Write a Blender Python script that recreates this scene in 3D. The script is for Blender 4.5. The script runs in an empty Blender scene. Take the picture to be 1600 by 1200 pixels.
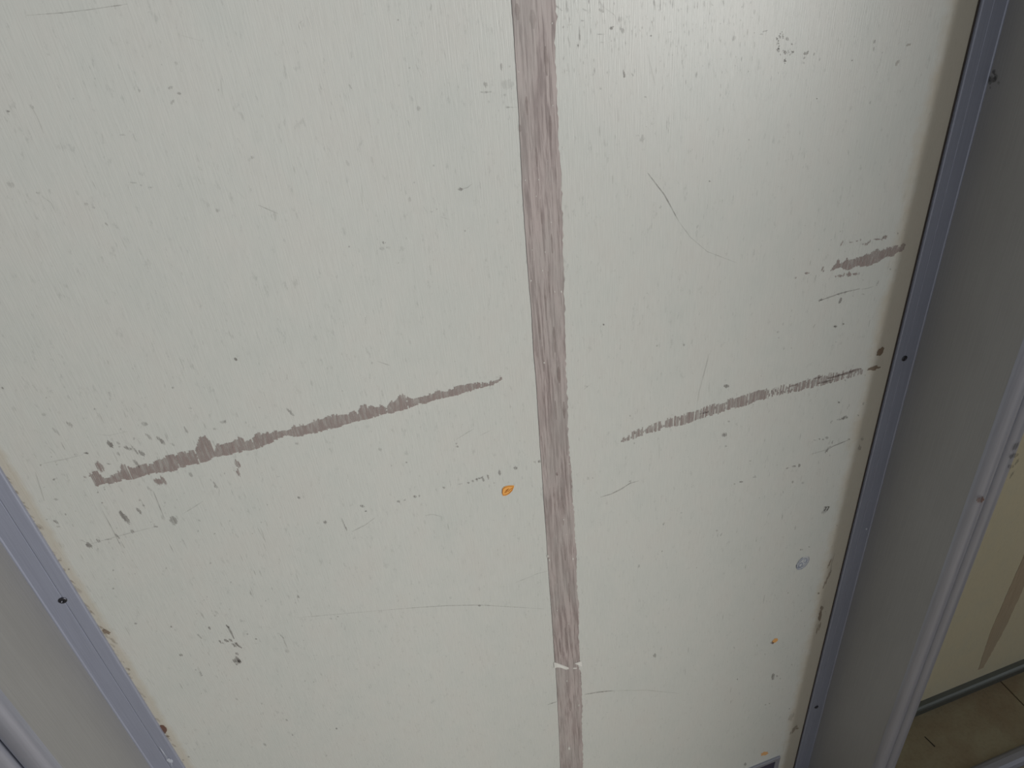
import bpy, math, random
from mathutils import Vector, Matrix, noise as mnoise
rnd = random.Random(7)
C = bpy.context.scene.collection
# ------------------------------------------------------------------ camera
CAMZ = 1.475
F = 1250.0
def norm(v):
    return v.normalized()
dwn = norm(Vector((172, 1707, F)))
hx = Vector((5403, -1459, F)); hx = norm(hx - hx.dot(dwn) * dwn)
Zc = -dwn; Xc = hx; Yc = Zc.cross(Xc)            # world axes written in image-camera axes (x right, y down, z ahead)
def ray(px, py):
    v = Vector((px - 800, py - 600, F))
    return Vector((Xc.dot(v), Yc.dot(v), Zc.dot(v)))
right = Vector((Xc.x, Yc.x, Zc.x)); down = Vector((Xc.y, Yc.y, Zc.y)); ahead = Vector((Xc.z, Yc.z, Zc.z))
cam = bpy.data.cameras.new('camera'); co = bpy.data.objects.new('camera', cam); C.objects.link(co)
m = Matrix((right, -down, -ahead)).transposed().to_4x4(); m.translation = Vector((0, 0, CAMZ))
co.matrix_world = m
cam.sensor_width = 36; cam.lens = 36 * F / 1600; cam.clip_start = 0.01
bpy.context.scene.camera = co
# ------------------------------------------------------------------ light and exposure
W = bpy.data.worlds.new('world'); bpy.context.scene.world = W; W.use_nodes = True
W.node_tree.nodes['Background'].inputs[0].default_value = (0.93, 0.96, 1.0, 1)
W.node_tree.nodes['Background'].inputs[1].default_value = 0.57
def area(name, loc, target, sx, sy, power, col):
    l = bpy.data.lights.new(name, 'AREA'); l.shape = 'RECTANGLE'; l.size = sx; l.size_y = sy
    l.energy = power; l.color = col
    o = bpy.data.objects.new(name, l); C.objects.link(o); o.location = loc
    o.rotation_euler = (Vector(target) - Vector(loc)).to_track_quat('-Z', 'Y').to_euler()
    return o
area('window_light', (1.50, -1.0, 1.24), (0.25, 0.6, 0.95), 0.52, 0.95, 33, (1.0, 0.985, 0.955))
VS = bpy.context.scene.view_settings
VS.view_transform = 'Standard'; VS.look = 'None'; VS.gamma = 1; VS.use_curve_mapping = False
VS.exposure = 0.17
# ------------------------------------------------------------------ helpers
def lin(r, g, b):
    f = lambda c: (c / 255 / 12.92) if c / 255 <= 0.04045 else ((c / 255 + 0.055) / 1.055) ** 2.4
    return (f(r), f(g), f(b), 1)
def mesh_obj(name, verts, faces, mat, parent=None, smooth=False, colors=None):
    me = bpy.data.meshes.new(name); me.from_pydata(verts, [], faces); me.update()
    if mat: me.materials.append(mat)
    if smooth:
        for p in me.polygons: p.use_smooth = True
    if colors is not None:
        at = me.color_attributes.new('amount', 'FLOAT_COLOR', 'POINT')
        for i, c in enumerate(colors): at.data[i].color = (c, c, c, 1)
    o = bpy.data.objects.new(name, me); C.objects.link(o)
    if parent: o.parent = parent
    return o
def empty(name, loc=(0, 0, 0)):
    o = bpy.data.objects.new(name, None); C.objects.link(o); o.location = loc; o.empty_display_size = 0.05
    return o
def tag(o, label=None, cat=None, group=None, kind=None):
    if label: o['label'] = label
    if cat: o['category'] = cat
    if group: o['group'] = group
    if kind: o['kind'] = kind
    return o
def rel(o, parent):
    """parent o, keeping coordinates written in world space"""
    o.parent = parent; o.location = Vector(o.location) - world_loc(parent)
    return o
def world_loc(o):
    v = Vector((0, 0, 0))
    while o: v += Vector(o.location); o = o.parent
    return v
def box(name, x0, x1, y0, y1, z0, z1, mat, parent=None, bevel=0.0):
    v = [(x, y, z) for x in (x0, x1) for y in (y0, y1) for z in (z0, z1)]
    f = [(0, 1, 3, 2), (4, 6, 7, 5), (0, 4, 5, 1), (2, 3, 7, 6), (0, 2, 6, 4), (1, 5, 7, 3)]
    cx, cy, cz = (x0 + x1) / 2, (y0 + y1) / 2, z0
    o = mesh_obj(name, [(a - cx, b - cy, c - cz) for a, b, c in v], f, mat)
    o.location = (cx, cy, cz)
    if parent: rel(o, parent)
    if bevel:
        b = o.modifiers.new('bevel', 'BEVEL'); b.width = bevel; b.segments = 3; b.limit_method = 'ANGLE'
    return o
def extrude_profile(name, prof, z0, z1, mat, parent=None, smooth=True, steps=1):
    """closed (x, y) outline pulled up from z0 to z1"""
    ar = sum(prof[i][0] * prof[(i + 1) % len(prof)][1] - prof[(i + 1) % len(prof)][0] * prof[i][1] for i in range(len(prof)))
    if ar < 0: prof = prof[::-1]
    n = len(prof); cx = sum(p[0] for p in prof) / n; cy = sum(p[1] for p in prof) / n
    v = []; f = []
    for k in range(steps + 1):
        z = (z1 - z0) * k / steps
        v += [(x - cx, y - cy, z) for x, y in prof]
    for k in range(steps):
        for i in range(n):
            j = (i + 1) % n
            f.append((k * n + i, k * n + j, (k + 1) * n + j, (k + 1) * n + i))
    f.append(tuple(range(n))[::-1]); f.append(tuple(steps * n + i for i in range(n)))
    o = mesh_obj(name, v, f, mat, smooth=False); o.location = (cx, cy, z0)
    if smooth:
        for p in o.data.polygons: p.use_smooth = True
        for p in list(o.data.polygons)[-2:]: p.use_smooth = False
        o.data.set_sharp_from_angle(angle=math.radians(32))
    if parent: rel(o, parent)
    return o
# ------------------------------------------------------------------ materials
def new_mat(name):
    mt = bpy.data.materials.new(name); mt.use_nodes = True
    nt = mt.node_tree; return mt, nt, nt.nodes['Principled BSDF']
def node(nt, t, **kw):
    n = nt.nodes.new(t)
    for k, v in kw.items():
        if k == 'inp':
            for a, b in v.items(): n.inputs[a].default_value = b
        else: setattr(n, k, v)
    return n
def coords(nt, scale, what='Position'):
    g = node(nt, 'ShaderNodeNewGeometry'); mp = node(nt, 'ShaderNodeMapping')
    mp.inputs['Scale'].default_value = scale
    nt.links.new(g.outputs['Position'], mp.inputs['Vector']); return mp.outputs['Vector']
def noise_tex(nt, vec, scale, detail=4, rough=0.6):
    n = node(nt, 'ShaderNodeTexNoise', inp={'Scale': scale, 'Detail': detail, 'Roughness': rough})
    nt.links.new(vec, n.inputs['Vector']); return n.outputs['Fac']
def ramp(nt, fac, stops):
    r = node(nt, 'ShaderNodeValToRGB'); e = r.color_ramp.elements
    while len(e) < len(stops): e.new(0.5)
    for el, (p, c) in zip(e, stops): el.position = p; el.color = c
    nt.links.new(fac, r.inputs['Fac']); return r.outputs['Color']
def mixc(nt, a, b, fac, mode='MIX'):
    n = node(nt, 'ShaderNodeMix', data_type='RGBA', blend_type=mode)
    for s, val in ((6, a), (7, b), (0, fac)):
        if hasattr(val, 'links') or hasattr(val, 'is_linked'): nt.links.new(val, n.inputs[s])
        else: n.inputs[s].default_value = val
    return n.outputs[2]
def g(v): return (v, v, v, 1)
def bumped(nt, bs, h, dist, strength):
    b = node(nt, 'ShaderNodeBump', inp={'Strength': strength, 'Distance': dist})
    nt.links.new(h, b.inputs['Height']); nt.links.new(b.outputs['Normal'], bs.inputs['Normal'])

def laminate(name, base, edges):
    mt, nt, bs = new_mat(name)
    streak = noise_tex(nt, coords(nt, (1, 1, 0.05)), 900, 3)
    blot = noise_tex(nt, coords(nt, (1, 1, 0.6)), 26, 5)
    fine = noise_tex(nt, coords(nt, (1, 1, 0.35)), 260, 4, 0.7)
    c = mixc(nt, base, lin(182, 174, 168), ramp(nt, blot, [(0.5, g(0)), (0.75, g(0.18))]))
    c = mixc(nt, c, lin(164, 172, 168), ramp(nt, blot, [(0.25, g(0.22)), (0.55, g(0))]))
    c = mixc(nt, c, g(0.72), ramp(nt, streak, [(0.35, g(0.20)), (0.62, g(0))]), 'MULTIPLY')
    c = mixc(nt, c, g(0.55), ramp(nt, fine, [(0.30, g(0.32)), (0.40, g(0))]), 'MULTIPLY')
    # yellowed grime by the aluminium beads; right edge tan also paints the brown shade
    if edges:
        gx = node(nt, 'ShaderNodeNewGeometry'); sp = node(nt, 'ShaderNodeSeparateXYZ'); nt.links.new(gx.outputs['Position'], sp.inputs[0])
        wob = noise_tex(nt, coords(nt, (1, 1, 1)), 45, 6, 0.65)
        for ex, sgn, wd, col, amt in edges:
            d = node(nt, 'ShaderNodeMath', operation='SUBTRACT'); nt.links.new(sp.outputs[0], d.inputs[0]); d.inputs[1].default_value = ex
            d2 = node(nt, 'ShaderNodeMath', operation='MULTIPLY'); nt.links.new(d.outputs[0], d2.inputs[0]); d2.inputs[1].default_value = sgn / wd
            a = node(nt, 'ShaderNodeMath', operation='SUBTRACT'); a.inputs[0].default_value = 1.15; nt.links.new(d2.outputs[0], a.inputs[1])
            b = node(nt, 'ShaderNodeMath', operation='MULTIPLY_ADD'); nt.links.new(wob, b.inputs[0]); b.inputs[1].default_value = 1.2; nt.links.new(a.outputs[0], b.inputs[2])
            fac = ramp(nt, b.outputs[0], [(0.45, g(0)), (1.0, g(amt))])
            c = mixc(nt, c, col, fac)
    nt.links.new(c, bs.inputs['Base Color'])
    bs.inputs['Roughness'].default_value = 0.36; bs.inputs['Specular IOR Level'].default_value = 0.6
    bumped(nt, bs, streak, 0.0004, 0.35)
    return mt
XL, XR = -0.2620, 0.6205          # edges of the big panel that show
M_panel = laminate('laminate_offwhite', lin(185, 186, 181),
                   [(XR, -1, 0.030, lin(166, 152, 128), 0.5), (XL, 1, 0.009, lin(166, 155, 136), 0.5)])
M_panel2 = laminate('laminate_cream', lin(196, 187, 160), [])

def aluminium(name, col, rough, metal=0.85, spec=0.5):
    mt, nt, bs = new_mat(name)
    br = noise_tex(nt, coords(nt, (1, 1, 0.02)), 700, 3)
    bl = noise_tex(nt, coords(nt, (1, 1, 0.4)), 9, 4)
    c = mixc(nt, col, g(0.78), ramp(nt, br, [(0.35, g(0.35)), (0.65, g(0))]), 'MULTIPLY')
    c = mixc(nt, c, g(0.75), ramp(nt, bl, [(0.4, g(0.3)), (0.65, g(0))]), 'MULTIPLY')
    nt.links.new(c, bs.inputs['Base Color'])
    bs.inputs['Metallic'].default_value = metal; bs.inputs['Roughness'].default_value = rough
    bumped(nt, bs, br, 0.0003, 0.3)
    return mt
M_bead = aluminium('anodised_bead', lin(148, 152, 168), 0.45, 0.3)
M_alu = aluminium('anodised_post', lin(150, 149, 148), 0.52, 0.35)
M_ridge = aluminium('anodised_ridge', lin(160, 162, 174), 0.42, 0.6)
M_screw = aluminium('dark_screw', lin(70, 70, 76), 0.35)
M_rail = aluminium('dull_rail', lin(118, 122, 120), 0.5)

def wood_strip(name, c1, c2, c3):
    mt, nt, bs = new_mat(name)
    gr = noise_tex(nt, coords(nt, (1, 1, 0.045)), 520, 4, 0.66)
    gr2 = noise_tex(nt, coords(nt, (1, 1, 0.10)), 90, 4, 0.6)
    bl = noise_tex(nt, coords(nt, (1, 1, 0.3)), 22, 4)
    c = mixc(nt, c1, c2, ramp(nt, gr, [(0.46, g(0)), (0.62, g(0.9))]))
    c = mixc(nt, c, c2, ramp(nt, gr2, [(0.50, g(0)), (0.66, g(0.55))]))
    c = mixc(nt, c, c3, ramp(nt, bl, [(0.42, g(0)), (0.68, g(0.65))]))
    fl = noise_tex(nt, coords(nt, (1, 1, 0.35)), 420, 2)
    c = mixc(nt, c, lin(205, 203, 198), ramp(nt, fl, [(0.76, g(0)), (0.79, g(0.8))]))
    nt.links.new(c, bs.inputs['Base Color']); bs.inputs['Roughness'].default_value = 0.5
    bumped(nt, bs, gr, 0.0005, 0.4)
    return mt
M_strip = wood_strip('mauve_brown_grain', lin(162, 151, 148), lin(118, 106, 104), lin(150, 147, 143))
M_strip2 = wood_strip('olive_brown_grain', lin(166, 150, 128), lin(152, 136, 114), lin(158, 146, 126))

def mark_mat(name, col, patch=True, dark=0.0):
    """thin worn-through mark: covers the panel by the painted amount, broken up by the vertical grain"""
    mt, nt, bs = new_mat(name)
    gr = noise_tex(nt, coords(nt, (1, 1, 0.16)), 520, 3, 0.6)
    at = node(nt, 'ShaderNodeVertexColor', layer_name='amount')
    br = ramp(nt, gr, [(0.36, g(1)), (0.62, g(0.55 if patch else 0.9))])
    fac = mixc(nt, at.outputs['Color'], br, 1.0, 'MULTIPLY')
    c = mixc(nt, col, g(0.8), ramp(nt, gr, [(0.3, g(0.5)), (0.6, g(0))]), 'MULTIPLY')
    nt.links.new(c, bs.inputs['Base Color']); bs.inputs['Roughness'].default_value = 0.6
    tr = node(nt, 'ShaderNodeBsdfTransparent'); mx = node(nt, 'ShaderNodeMixShader')
    nt.links.new(fac, mx.inputs[0]); nt.links.new(tr.outputs[0], mx.inputs[1]); nt.links.new(bs.outputs[0], mx.inputs[2])
    nt.links.new(mx.outputs[0], nt.nodes['Material Output'].inputs['Surface'])
    return mt
M_scuff = mark_mat('scuff_brown', lin(142, 128, 124))
M_grey = mark_mat('scuff_grey', lin(124, 120, 116))
M_brown = mark_mat('stain_brown', lin(108, 84, 62), False)
M_rust = mark_mat('stain_rust', lin(104, 74, 62), False)
M_orange = mark_mat('stain_orange', lin(224, 162, 84), False)
M_orange_d = mark_mat('stain_orange_dark', lin(186, 118, 44), False)
M_white = mark_mat('chip_white', lin(214, 212, 206), False)
M_blue = mark_mat('ring_blue', lin(112, 122, 150), False)
M_pale = mark_mat('ring_pale', lin(205, 210, 222), False)
M_ink = mark_mat('ink_black', lin(52, 50, 48), False)
M_light = mark_mat('scratch_bright', lin(200, 205, 215), False)

def tile_mat():
    mt, nt, bs = new_mat('olive_floor_tile')
    a = noise_tex(nt, coords(nt, (1, 1, 1)), 9, 6, 0.65); b = noise_tex(nt, coords(nt, (1, 1, 1)), 160, 3)
    c = mixc(nt, lin(146, 137, 112), lin(132, 116, 92), ramp(nt, a, [(0.4, g(0)), (0.62, g(1))]))
    c = mixc(nt, c, g(0.7), ramp(nt, b, [(0.3, g(0.4)), (0.55, g(0))]), 'MULTIPLY')
    nt.links.new(c, bs.inputs['Base Color']); bs.inputs['Roughness'].default_value = 0.45
    return mt
M_tile = tile_mat()
def plain(name, col, rough=0.7):
    mt, nt, bs = new_mat(name)
    a = noise_tex(nt, coords(nt, (1, 1, 1)), 30, 4)
    c = mixc(nt, col, g(0.85), ramp(nt, a, [(0.4, g(0.5)), (0.6, g(0))]), 'MULTIPLY')
    nt.links.new(c, bs.inputs['Base Color']); bs.inputs['Roughness'].default_value = rough
    return mt
M_grout = plain('dark_grout', lin(46, 40, 32), 0.9)
M_wall = plain('painted_wall', lin(150, 148, 142), 0.8)
M_ceil = plain('ceiling_paint', lin(170, 170, 166), 0.8)
M_gap = plain('dark_gap_shade', lin(58, 52, 48), 0.8)
M_navy = plain('navy_plate', lin(52, 50, 70), 0.4)
# ------------------------------------------------------------------ structure
YP = 0.590            # face of the big panel
YR = 0.612            # face of the neighbouring panels
PF = 0.468            # where the posts' ridged noses begin
TOP = 2.30
PITCH = 0.979
POSTX = [-1.308, -0.329, 0.650, 1.629]      # left faces of the four posts, each 40 mm wide
floor = tag(box('floor', -2.4, 3.2, -2.6, 0.9, -0.05, -0.006, M_grout), kind='structure')
k = 0
tx = [1.10 + 0.6 * i for i in range(-5, 4)]
ty = [0.60 - 0.6 * j for j in range(0, 6)]
tile_me = None
for x in tx[:-1]:
    for y in ty[:-1]:
        x0, x1, y1, y0 = x + 0.0012, x + 0.6 - 0.0012, y - 0.0012, y - 0.6 + 0.0012
        if tile_me is None:
            o = box('tile', x0, x1, y0, y1, -0.006, 0.0, M_tile); tile_me = o.data
            bb = o.modifiers.new('bevel', 'BEVEL'); bb.width = 0.0008; bb.segments = 2; t0 = o
        else:
            o = t0.copy(); C.objects.link(o); o.location = ((x0 + x1) / 2, (y0 + y1) / 2, -0.006); o.parent = None
        rel(o, floor) if o is not t0 else None
rel(t0, floor)
tag(box('wall_back', -2.4, 3.2, 0.64, 0.74, 0, 2.6, M_wall), kind='structure')
tag(box('ceiling', -2.4, 3.2, -2.6, 0.74, 2.6, 2.65, M_ceil), kind='structure')
tag(box('light_blocker', 0.955, 1.50, -0.20, -0.12, 0, 2.6, M_wall), kind='structure')  # added out of view to block light and shade the right side
# ------------------------------------------------------------------ marks on a plane facing the camera side
def on_plane(px, py, Y):
    r = ray(px, py); s = Y / r.y
    return Vector((r.x * s, Y, CAMZ + r.z * s))
class Marks:
    """flat marks gathered into one mesh; points are taken to the panel's own plane (x across, z up)"""
    def __init__(s, Y, lift=0.0004): s.Y = Y; s.lift = lift; s.v = []; s.f = []; s.c = []
    def w(s, px, py):
        p = on_plane(px, py, s.Y); return (p.x, s.Y - s.lift, p.z)
    def poly(s, pts, a):
        b = len(s.v); n = len(pts)
        P = [s.w(*p) for p in pts]
        cx = sum(p[0] for p in P) / n; cz = sum(p[2] for p in P) / n
        s.v.append((cx, s.Y - s.lift, cz)); s.c.append(a)
        for p in P: s.v.append(p); s.c.append(a * 0.8)
        for i in range(n): s.f.append((b, b + 1 + i, b + 1 + (i + 1) % n))
    def quad(s, P, a):
        b = len(s.v); s.v += P; s.c += [a] * 4; s.f.append((b, b + 1, b + 2, b + 3))
    def blob(s, cx, cy, w, h, a=0.6, rot=0.0, n=10, rag=0.3):
        pts = []; r = math.radians(rot)
        if max(w, h) >= 4 and n < 16:            # worn patches break up along the upright grain
            A = (math.cos(r) / w * 2) ** 2 + (math.sin(r) / h * 2) ** 2
            B = 2 * math.sin(r) * math.cos(r) * ((2 / w) ** 2 - (2 / h) ** 2)
            D = (math.sin(r) / w * 2) ** 2 + (math.cos(r) / h * 2) ** 2
            hw = math.sqrt(D / (A * D - B * B / 4)); m_ = max(3, int(hw * 2 / 0.8)); sl = (972 - cx) / (2307 - cy)
            for i in range(m_):
                x0 = -hw + 2 * hw * i / m_; x1 = -hw + 2 * hw * (i + 1) / m_; x = (x0 + x1) / 2
                dd = max(0, (B * x) ** 2 - 4 * D * (A * x * x - 1)) ** .5 / (2 * D); mid = -B * x / (2 * D)
                t = mid - dd * rnd.uniform(.45, 1.25); b = mid + dd * rnd.uniform(.45, 1.25)
                if rnd.random() < .1: continue
                s.quad([s.w(cx + x0 + b * sl, cy + b), s.w(cx + x1 + b * sl, cy + b), s.w(cx + x1 + t * sl, cy + t), s.w(cx + x0 + t * sl, cy + t)], a * rnd.uniform(.65, 1.05))
            return
        for i in range(n):
            t = 2 * math.pi * i / n; q = 1 + rnd.uniform(-rag, rag)
            x = math.cos(t) * w / 2 * q; y = math.sin(t) * h / 2 * q
            pts.append((cx + x * math.cos(r) - y * math.sin(r), cy + x * math.sin(r) + y * math.cos(r)))
        s.poly(pts, a)
    def line(s, pts, w, a=0.5, taper=True, wob=0.0):
        # resample and build a ribbon
        P = []
        for i in range(len(pts) - 1):
            n = max(2, int(math.hypot(pts[i + 1][0] - pts[i][0], pts[i + 1][1] - pts[i][1]) / 6))
            for k in range(n):
                t = k / n; P.append((pts[i][0] * (1 - t) + pts[i + 1][0] * t, pts[i][1] * (1 - t) + pts[i + 1][1] * t))
        P.append(pts[-1]); n = len(P); b = len(s.v)
        for i, (x, y) in enumerate(P):
            q = P[min(i + 1, n - 1)]; p = P[max(i - 1, 0)]
            dx, dy = q[0] - p[0], q[1] - p[1]; L = math.hypot(dx, dy) or 1
            ww = w / 2 * ((0.35 + 0.65 * math.sin(math.pi * i / (n - 1))) if taper else 1) * rnd.uniform(0.75, 1.25)
            x += rnd.uniform(-wob, wob); y += rnd.uniform(-wob, wob)
            s.v += [s.w(x - dy / L * ww, y + dx / L * ww), s.w(x + dy / L * ww, y - dx / L * ww)]
            aa = a * rnd.uniform(0.6, 1.1); s.c += [aa, aa]
            if i: s.f.append((b + 2 * i - 2, b + 2 * i - 1, b + 2 * i + 1, b + 2 * i))
    def stroke(s, prof, dens=1.0, step=0.0007, jag=0.0016, lo=0.55, hi=1.0, fade=None):
        """band of upright nicks between a ragged upper and lower edge"""
        top = [s.w(x, t) for x, t, b_ in prof]; bot = [s.w(x, b_) for x, t, b_ in prof]
        def at(L, x):
            for i in range(len(L) - 1):
                if L[i][0] <= x <= L[i + 1][0]:
                    t = (x - L[i][0]) / max(1e-9, L[i + 1][0] - L[i][0]); return L[i][2] * (1 - t) + L[i + 1][2] * t
            return L[0][2] if x < L[0][0] else L[-1][2]
        x = min(top[0][0], bot[0][0]); x1 = max(top[-1][0], bot[-1][0]); X0 = x
        ja = jb = 0
        while x < x1:
            d = dens if not fade else dens * fade((x - X0) / (x1 - X0))
            wd = step * rnd.uniform(0.8, 2.2)
            zt, zb = at(top, x), at(bot, x); h = zt - zb
            if rnd.random() < 0.6: ja = rnd.uniform(-1, 0.7) * jag
            if rnd.random() < 0.5: jb = rnd.uniform(-0.4, 0.6) * jag
            if rnd.random() < d and h > 0.0008:
                a = rnd.uniform(lo, hi)
                y = s.Y - s.lift
                s.quad([(x, y, zb + jb), (x + wd, y, zb + jb * 0.6), (x + wd * 1.1, y, zt + ja * 0.7), (x + wd * 0.3, y, zt + ja)], a)
            elif rnd.random() < 0.8 and h > 0.0008:
                for q in range(2):
                    u = rnd.uniform(0, 0.7); v = u + rnd.uniform(0.15, 0.35); y = s.Y - s.lift
                    s.quad([(x, y, zb + h * u), (x + wd, y, zb + h * u), (x + wd, y, zb + h * v), (x, y, zb + h * v)], lo)
            x += wd
    def build(s, name, mat, parent):
        cx = sum(p[0] for p in s.v) / len(s.v); cy = s.Y; cz = sum(p[2] for p in s.v) / len(s.v)
        o = mesh_obj(name, [(x - cx, y - cy, z - cz) for x, y, z in s.v], s.f, mat, colors=s.c)
        o.location = (cx, cy, cz); rel(o, parent)
        return o
# ------------------------------------------------------------------ the big panel
pnl = tag(empty('wall_panel', (0.179, YP, 0.0)),
          'large scuffed off-white laminate panel with a mauve-brown vertical strip between two grey aluminium posts', 'panel')
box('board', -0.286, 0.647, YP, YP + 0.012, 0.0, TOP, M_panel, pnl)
# the vertical strip: (px of left edge, py) and (px of right edge, py)
LE = [(798.8, 0), (800, 20), (802.5, 50), (805.5, 100), (808, 140), (810.5, 180), (811.8, 212), (813.8, 250), (816, 300),
      (819.5, 350), (823, 400), (825, 425), (827, 450), (830, 482), (831.3, 512), (833.8, 555), (837, 588), (839.5, 630), (841.5, 662), (843.8, 700),
      (846.5, 732), (848.8, 775), (851.3, 807), (853.8, 842), (856, 880), (858.8, 920), (861.3, 952), (864.5, 1000), (866.5, 1033),
      (868, 1042), (870.7, 1090), (873.5, 1145), (875.3, 1200)]
RE = [(868, 0), (870, 22), (867.5, 50), (867, 78), (868, 112), (870, 150), (871, 175), (873, 205), (874, 237), (876, 257), (878, 300),
      (879, 350), (880.5, 400), (881.5, 432), (881, 462), (882.5, 487), (883, 520), (884.5, 575), (886, 612), (887, 637), (887, 662), (889, 700),
      (892.5, 732), (894, 775), (897.5, 807), (898, 832), (901, 860), (901, 895), (902, 925), (904.5, 940), (904, 1000), (906.5, 1032),
      (903, 1040), (907.8, 1051), (909, 1072), (909.8, 1105), (909, 1136), (910.5, 1160), (911, 1200)]
def strip_mesh(LE, RE, Y, z0, z1, jag, mat, parent, name, th=0.0006):
    Lw = sorted([(on_plane(x, y, Y).z, on_plane(x, y, Y).x) for x, y in LE]); Rw = sorted([(on_plane(x, y, Y).z, on_plane(x, y, Y).x) for x, y in RE])
    def at(L, z):
        if z <= L[0][0]: return L[0][1]
        if z >= L[-1][0]: return L[-1][1]
        for i in range(len(L) - 1):
            if L[i][0] <= z <= L[i + 1][0]:
                t = (z - L[i][0]) / max(1e-9, L[i + 1][0] - L[i][0]); return L[i][1] * (1 - t) + L[i + 1][1] * t
    v = []; f = []; n = int((z1 - z0) / 0.0035)
    for i in range(n + 1):
        z = z0 + (z1 - z0) * i / n
        xl = at(Lw, z) + rnd.uniform(-0.15, 0.15) * jag
        xr = at(Rw, z) + rnd.uniform(-1, 1) * jag * (1 if rnd.random() < 0.6 else 0.3)
        v += [(xl, Y, z), (xl + 0.0002, Y - th, z), (xr - 0.0002, Y - th, z), (xr, Y, z)]
        if i:
            a = 4 * (i - 1); b = 4 * i
            f += [(a, a + 1, b + 1, b), (a + 1, a + 2, b + 2, b + 1), (a + 2, a + 3, b + 3, b + 2), (a, b, b + 3, a + 3)]
    f += [(0, 3, 2, 1), (4 * n, 4 * n + 1, 4 * n + 2, 4 * n + 3)]
    cx = (Lw[0][1] + Rw[0][1]) / 2
    o = mesh_obj(name, [(x - cx, y - Y, z - z0) for x, y, z in v], f, mat)
    o.location = (cx, Y, z0); rel(o, parent)
    return o
st = strip_mesh(LE, RE, YP, 0.002, TOP, 0.0009, M_strip, pnl, 'wood_strip')
tag(st, 'mauve-brown wood-grain strip with a ragged right edge')
# break in the strip and paint flecks on it
k_ = Marks(YP, 0.0010)
k_.poly([(865, 1034), (870, 1035), (879, 1038.5), (888, 1042), (888.5, 1044.5), (884, 1045.5), (876, 1042.5), (870, 1042), (866, 1043)], 1)
k_.poly([(897, 1036), (902, 1034), (908, 1032), (909, 1040), (906, 1040), (902, 1038)], 1)
k_.poly([(895, 1042.5), (901, 1042), (901, 1044), (895, 1044.5)], 0.9)
for x, y, r in [(885.5, 1063, 1.6), (904, 1101, 2.2), (889, 1168, 3), (895, 872, 2.5), (856, 868, 3), (858, 874, 2.4), (866, 455, 2), (876.5, 455, 2.4),
                (847, 422, 2), (829, 438, 2), (850, 566, 1.6), (889, 724, 1.6), (880, 811, 1.5), (862, 36, 2), (820, 281, 1.6), (841, 280, 1.6), (837, 306, 1.5), (863, 164, 1.5),
                (880, 230, 1.3), (849, 566, 1.2), (870, 953, 1.3), (888, 974, 1.3), (831, 390, 1.4), (851, 393, 1.5)]:
    k_.blob(x, y, r, r * 1.6, 0.8)
tag(k_.build('paint_flecks', M_white, pnl), 'off-white paint flecks and break in the brown strip', kind='stuff')
k_ = Marks(YP, 0.0009)     # darker streaks of grain
for x, y, L, w, a in [(873, 585, 26, 4.5, .6), (881, 640, 26, 5, .5), (857, 440, 34, 3, .5), (866, 530, 40, 5, .45), (852, 470, 60, 3, .35), (842, 510, 40, 4, .4),
                      (862, 380, 30, 3, .4), (823, 165, 30, 4, .5), (853, 95, 46, 6, .45), (860, 200, 40, 5, .4), (832, 30, 30, 10, .25), (808, 18, 26, 8, .35), (838, 245, 30, 4, .4), (866, 780, 40, 3, .45),
                      (878, 790, 60, 4, .35), (893, 760, 50, 3, .35), (882, 860, 30, 4, .4), (889, 925, 30, 4, .4), (875, 1010, 26, 3, .5), (884, 1000, 40, 4, .4), (893, 1010, 34, 3, .35), (890, 1100, 20, 5, .4),
                      (868, 640, 30, 2.5, .4), (858, 590, 40, 3, .35), (848, 560, 40, 3, .4), (872, 330, 40, 2.5, .4), (845, 330, 40, 3, .35), (812, 200, 12, 4, .5), (870, 740, 5, 3.5, .7), (884, 740, 70, 2, .3)]:
    sl = (972 - x) / (2307 - y)
    k_.line([(x - sl * L / 2, y - L / 2), (x, y), (x + sl * L / 2, y + L / 2)], w, a)
tag(k_.build('grain_streaks', M_scuff, pnl), kind='stuff')

# long scrape left of the strip
PA = [(140,741,746),(143,738,750),(150,736,760),(160,746,757),(175,744,755),(185,736,752),(191,723,750),(200,729,750),(212,730,749),(225,726,744),(237,725,740),(252,715,738),(270,711,737),
      (282,707,731),(295,705,727),(305,704,725),(310,685,725),(314,682,724),(320,682,722),(327,690,719),(333,708,716),(337,695,714),(350,692,712),(362,691,710),(372,683,707),(378,686,705),(382,692,704),(390,684,704),
      (400,677,701),(416,677,695),(431,673,687),(444,672,681),(459,665,683),(475,663,680),(494,655,676),(509,652,672),(525,647,668),(541,646,663),(552,641,660),(557,645,659),(562,631,657),(570,632,656),(573,640,655),(577,632,654),(587,637,651),
      (594,632,648),(603,636,646),(610,625,646),(614,628,645),(622,619,643),(630,616,641),(637,621,640),(643,624,635),(650,622,632),(666,618,630),(681,612,624),(697,610,621),(712,605,619),(728,601,613),(744,599,608),(759,596,605),
      (763,599,603),(769,593,602),(777,591,597),(784,589,594)]
k_ = Marks(YP); k_.stroke(PA, 0.985, lo=0.72, hi=1.0, jag=0.0022)
for x, y, w, h, r in [(156, 729, 12, 16, 0), (133, 745, 3, 4, 0), (248, 752, 14, 10, 10), (256, 750, 5, 14, -15), (371, 724, 8, 13, 0), (373, 738, 6, 12, 0)]:
    k_.blob(x, y, w, h, 0.9, r, n=14, rag=0.4)
tag(k_.build('scuff_mark', M_scuff, pnl), 'long mauve-brown scrape left of the vertical strip')
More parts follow.
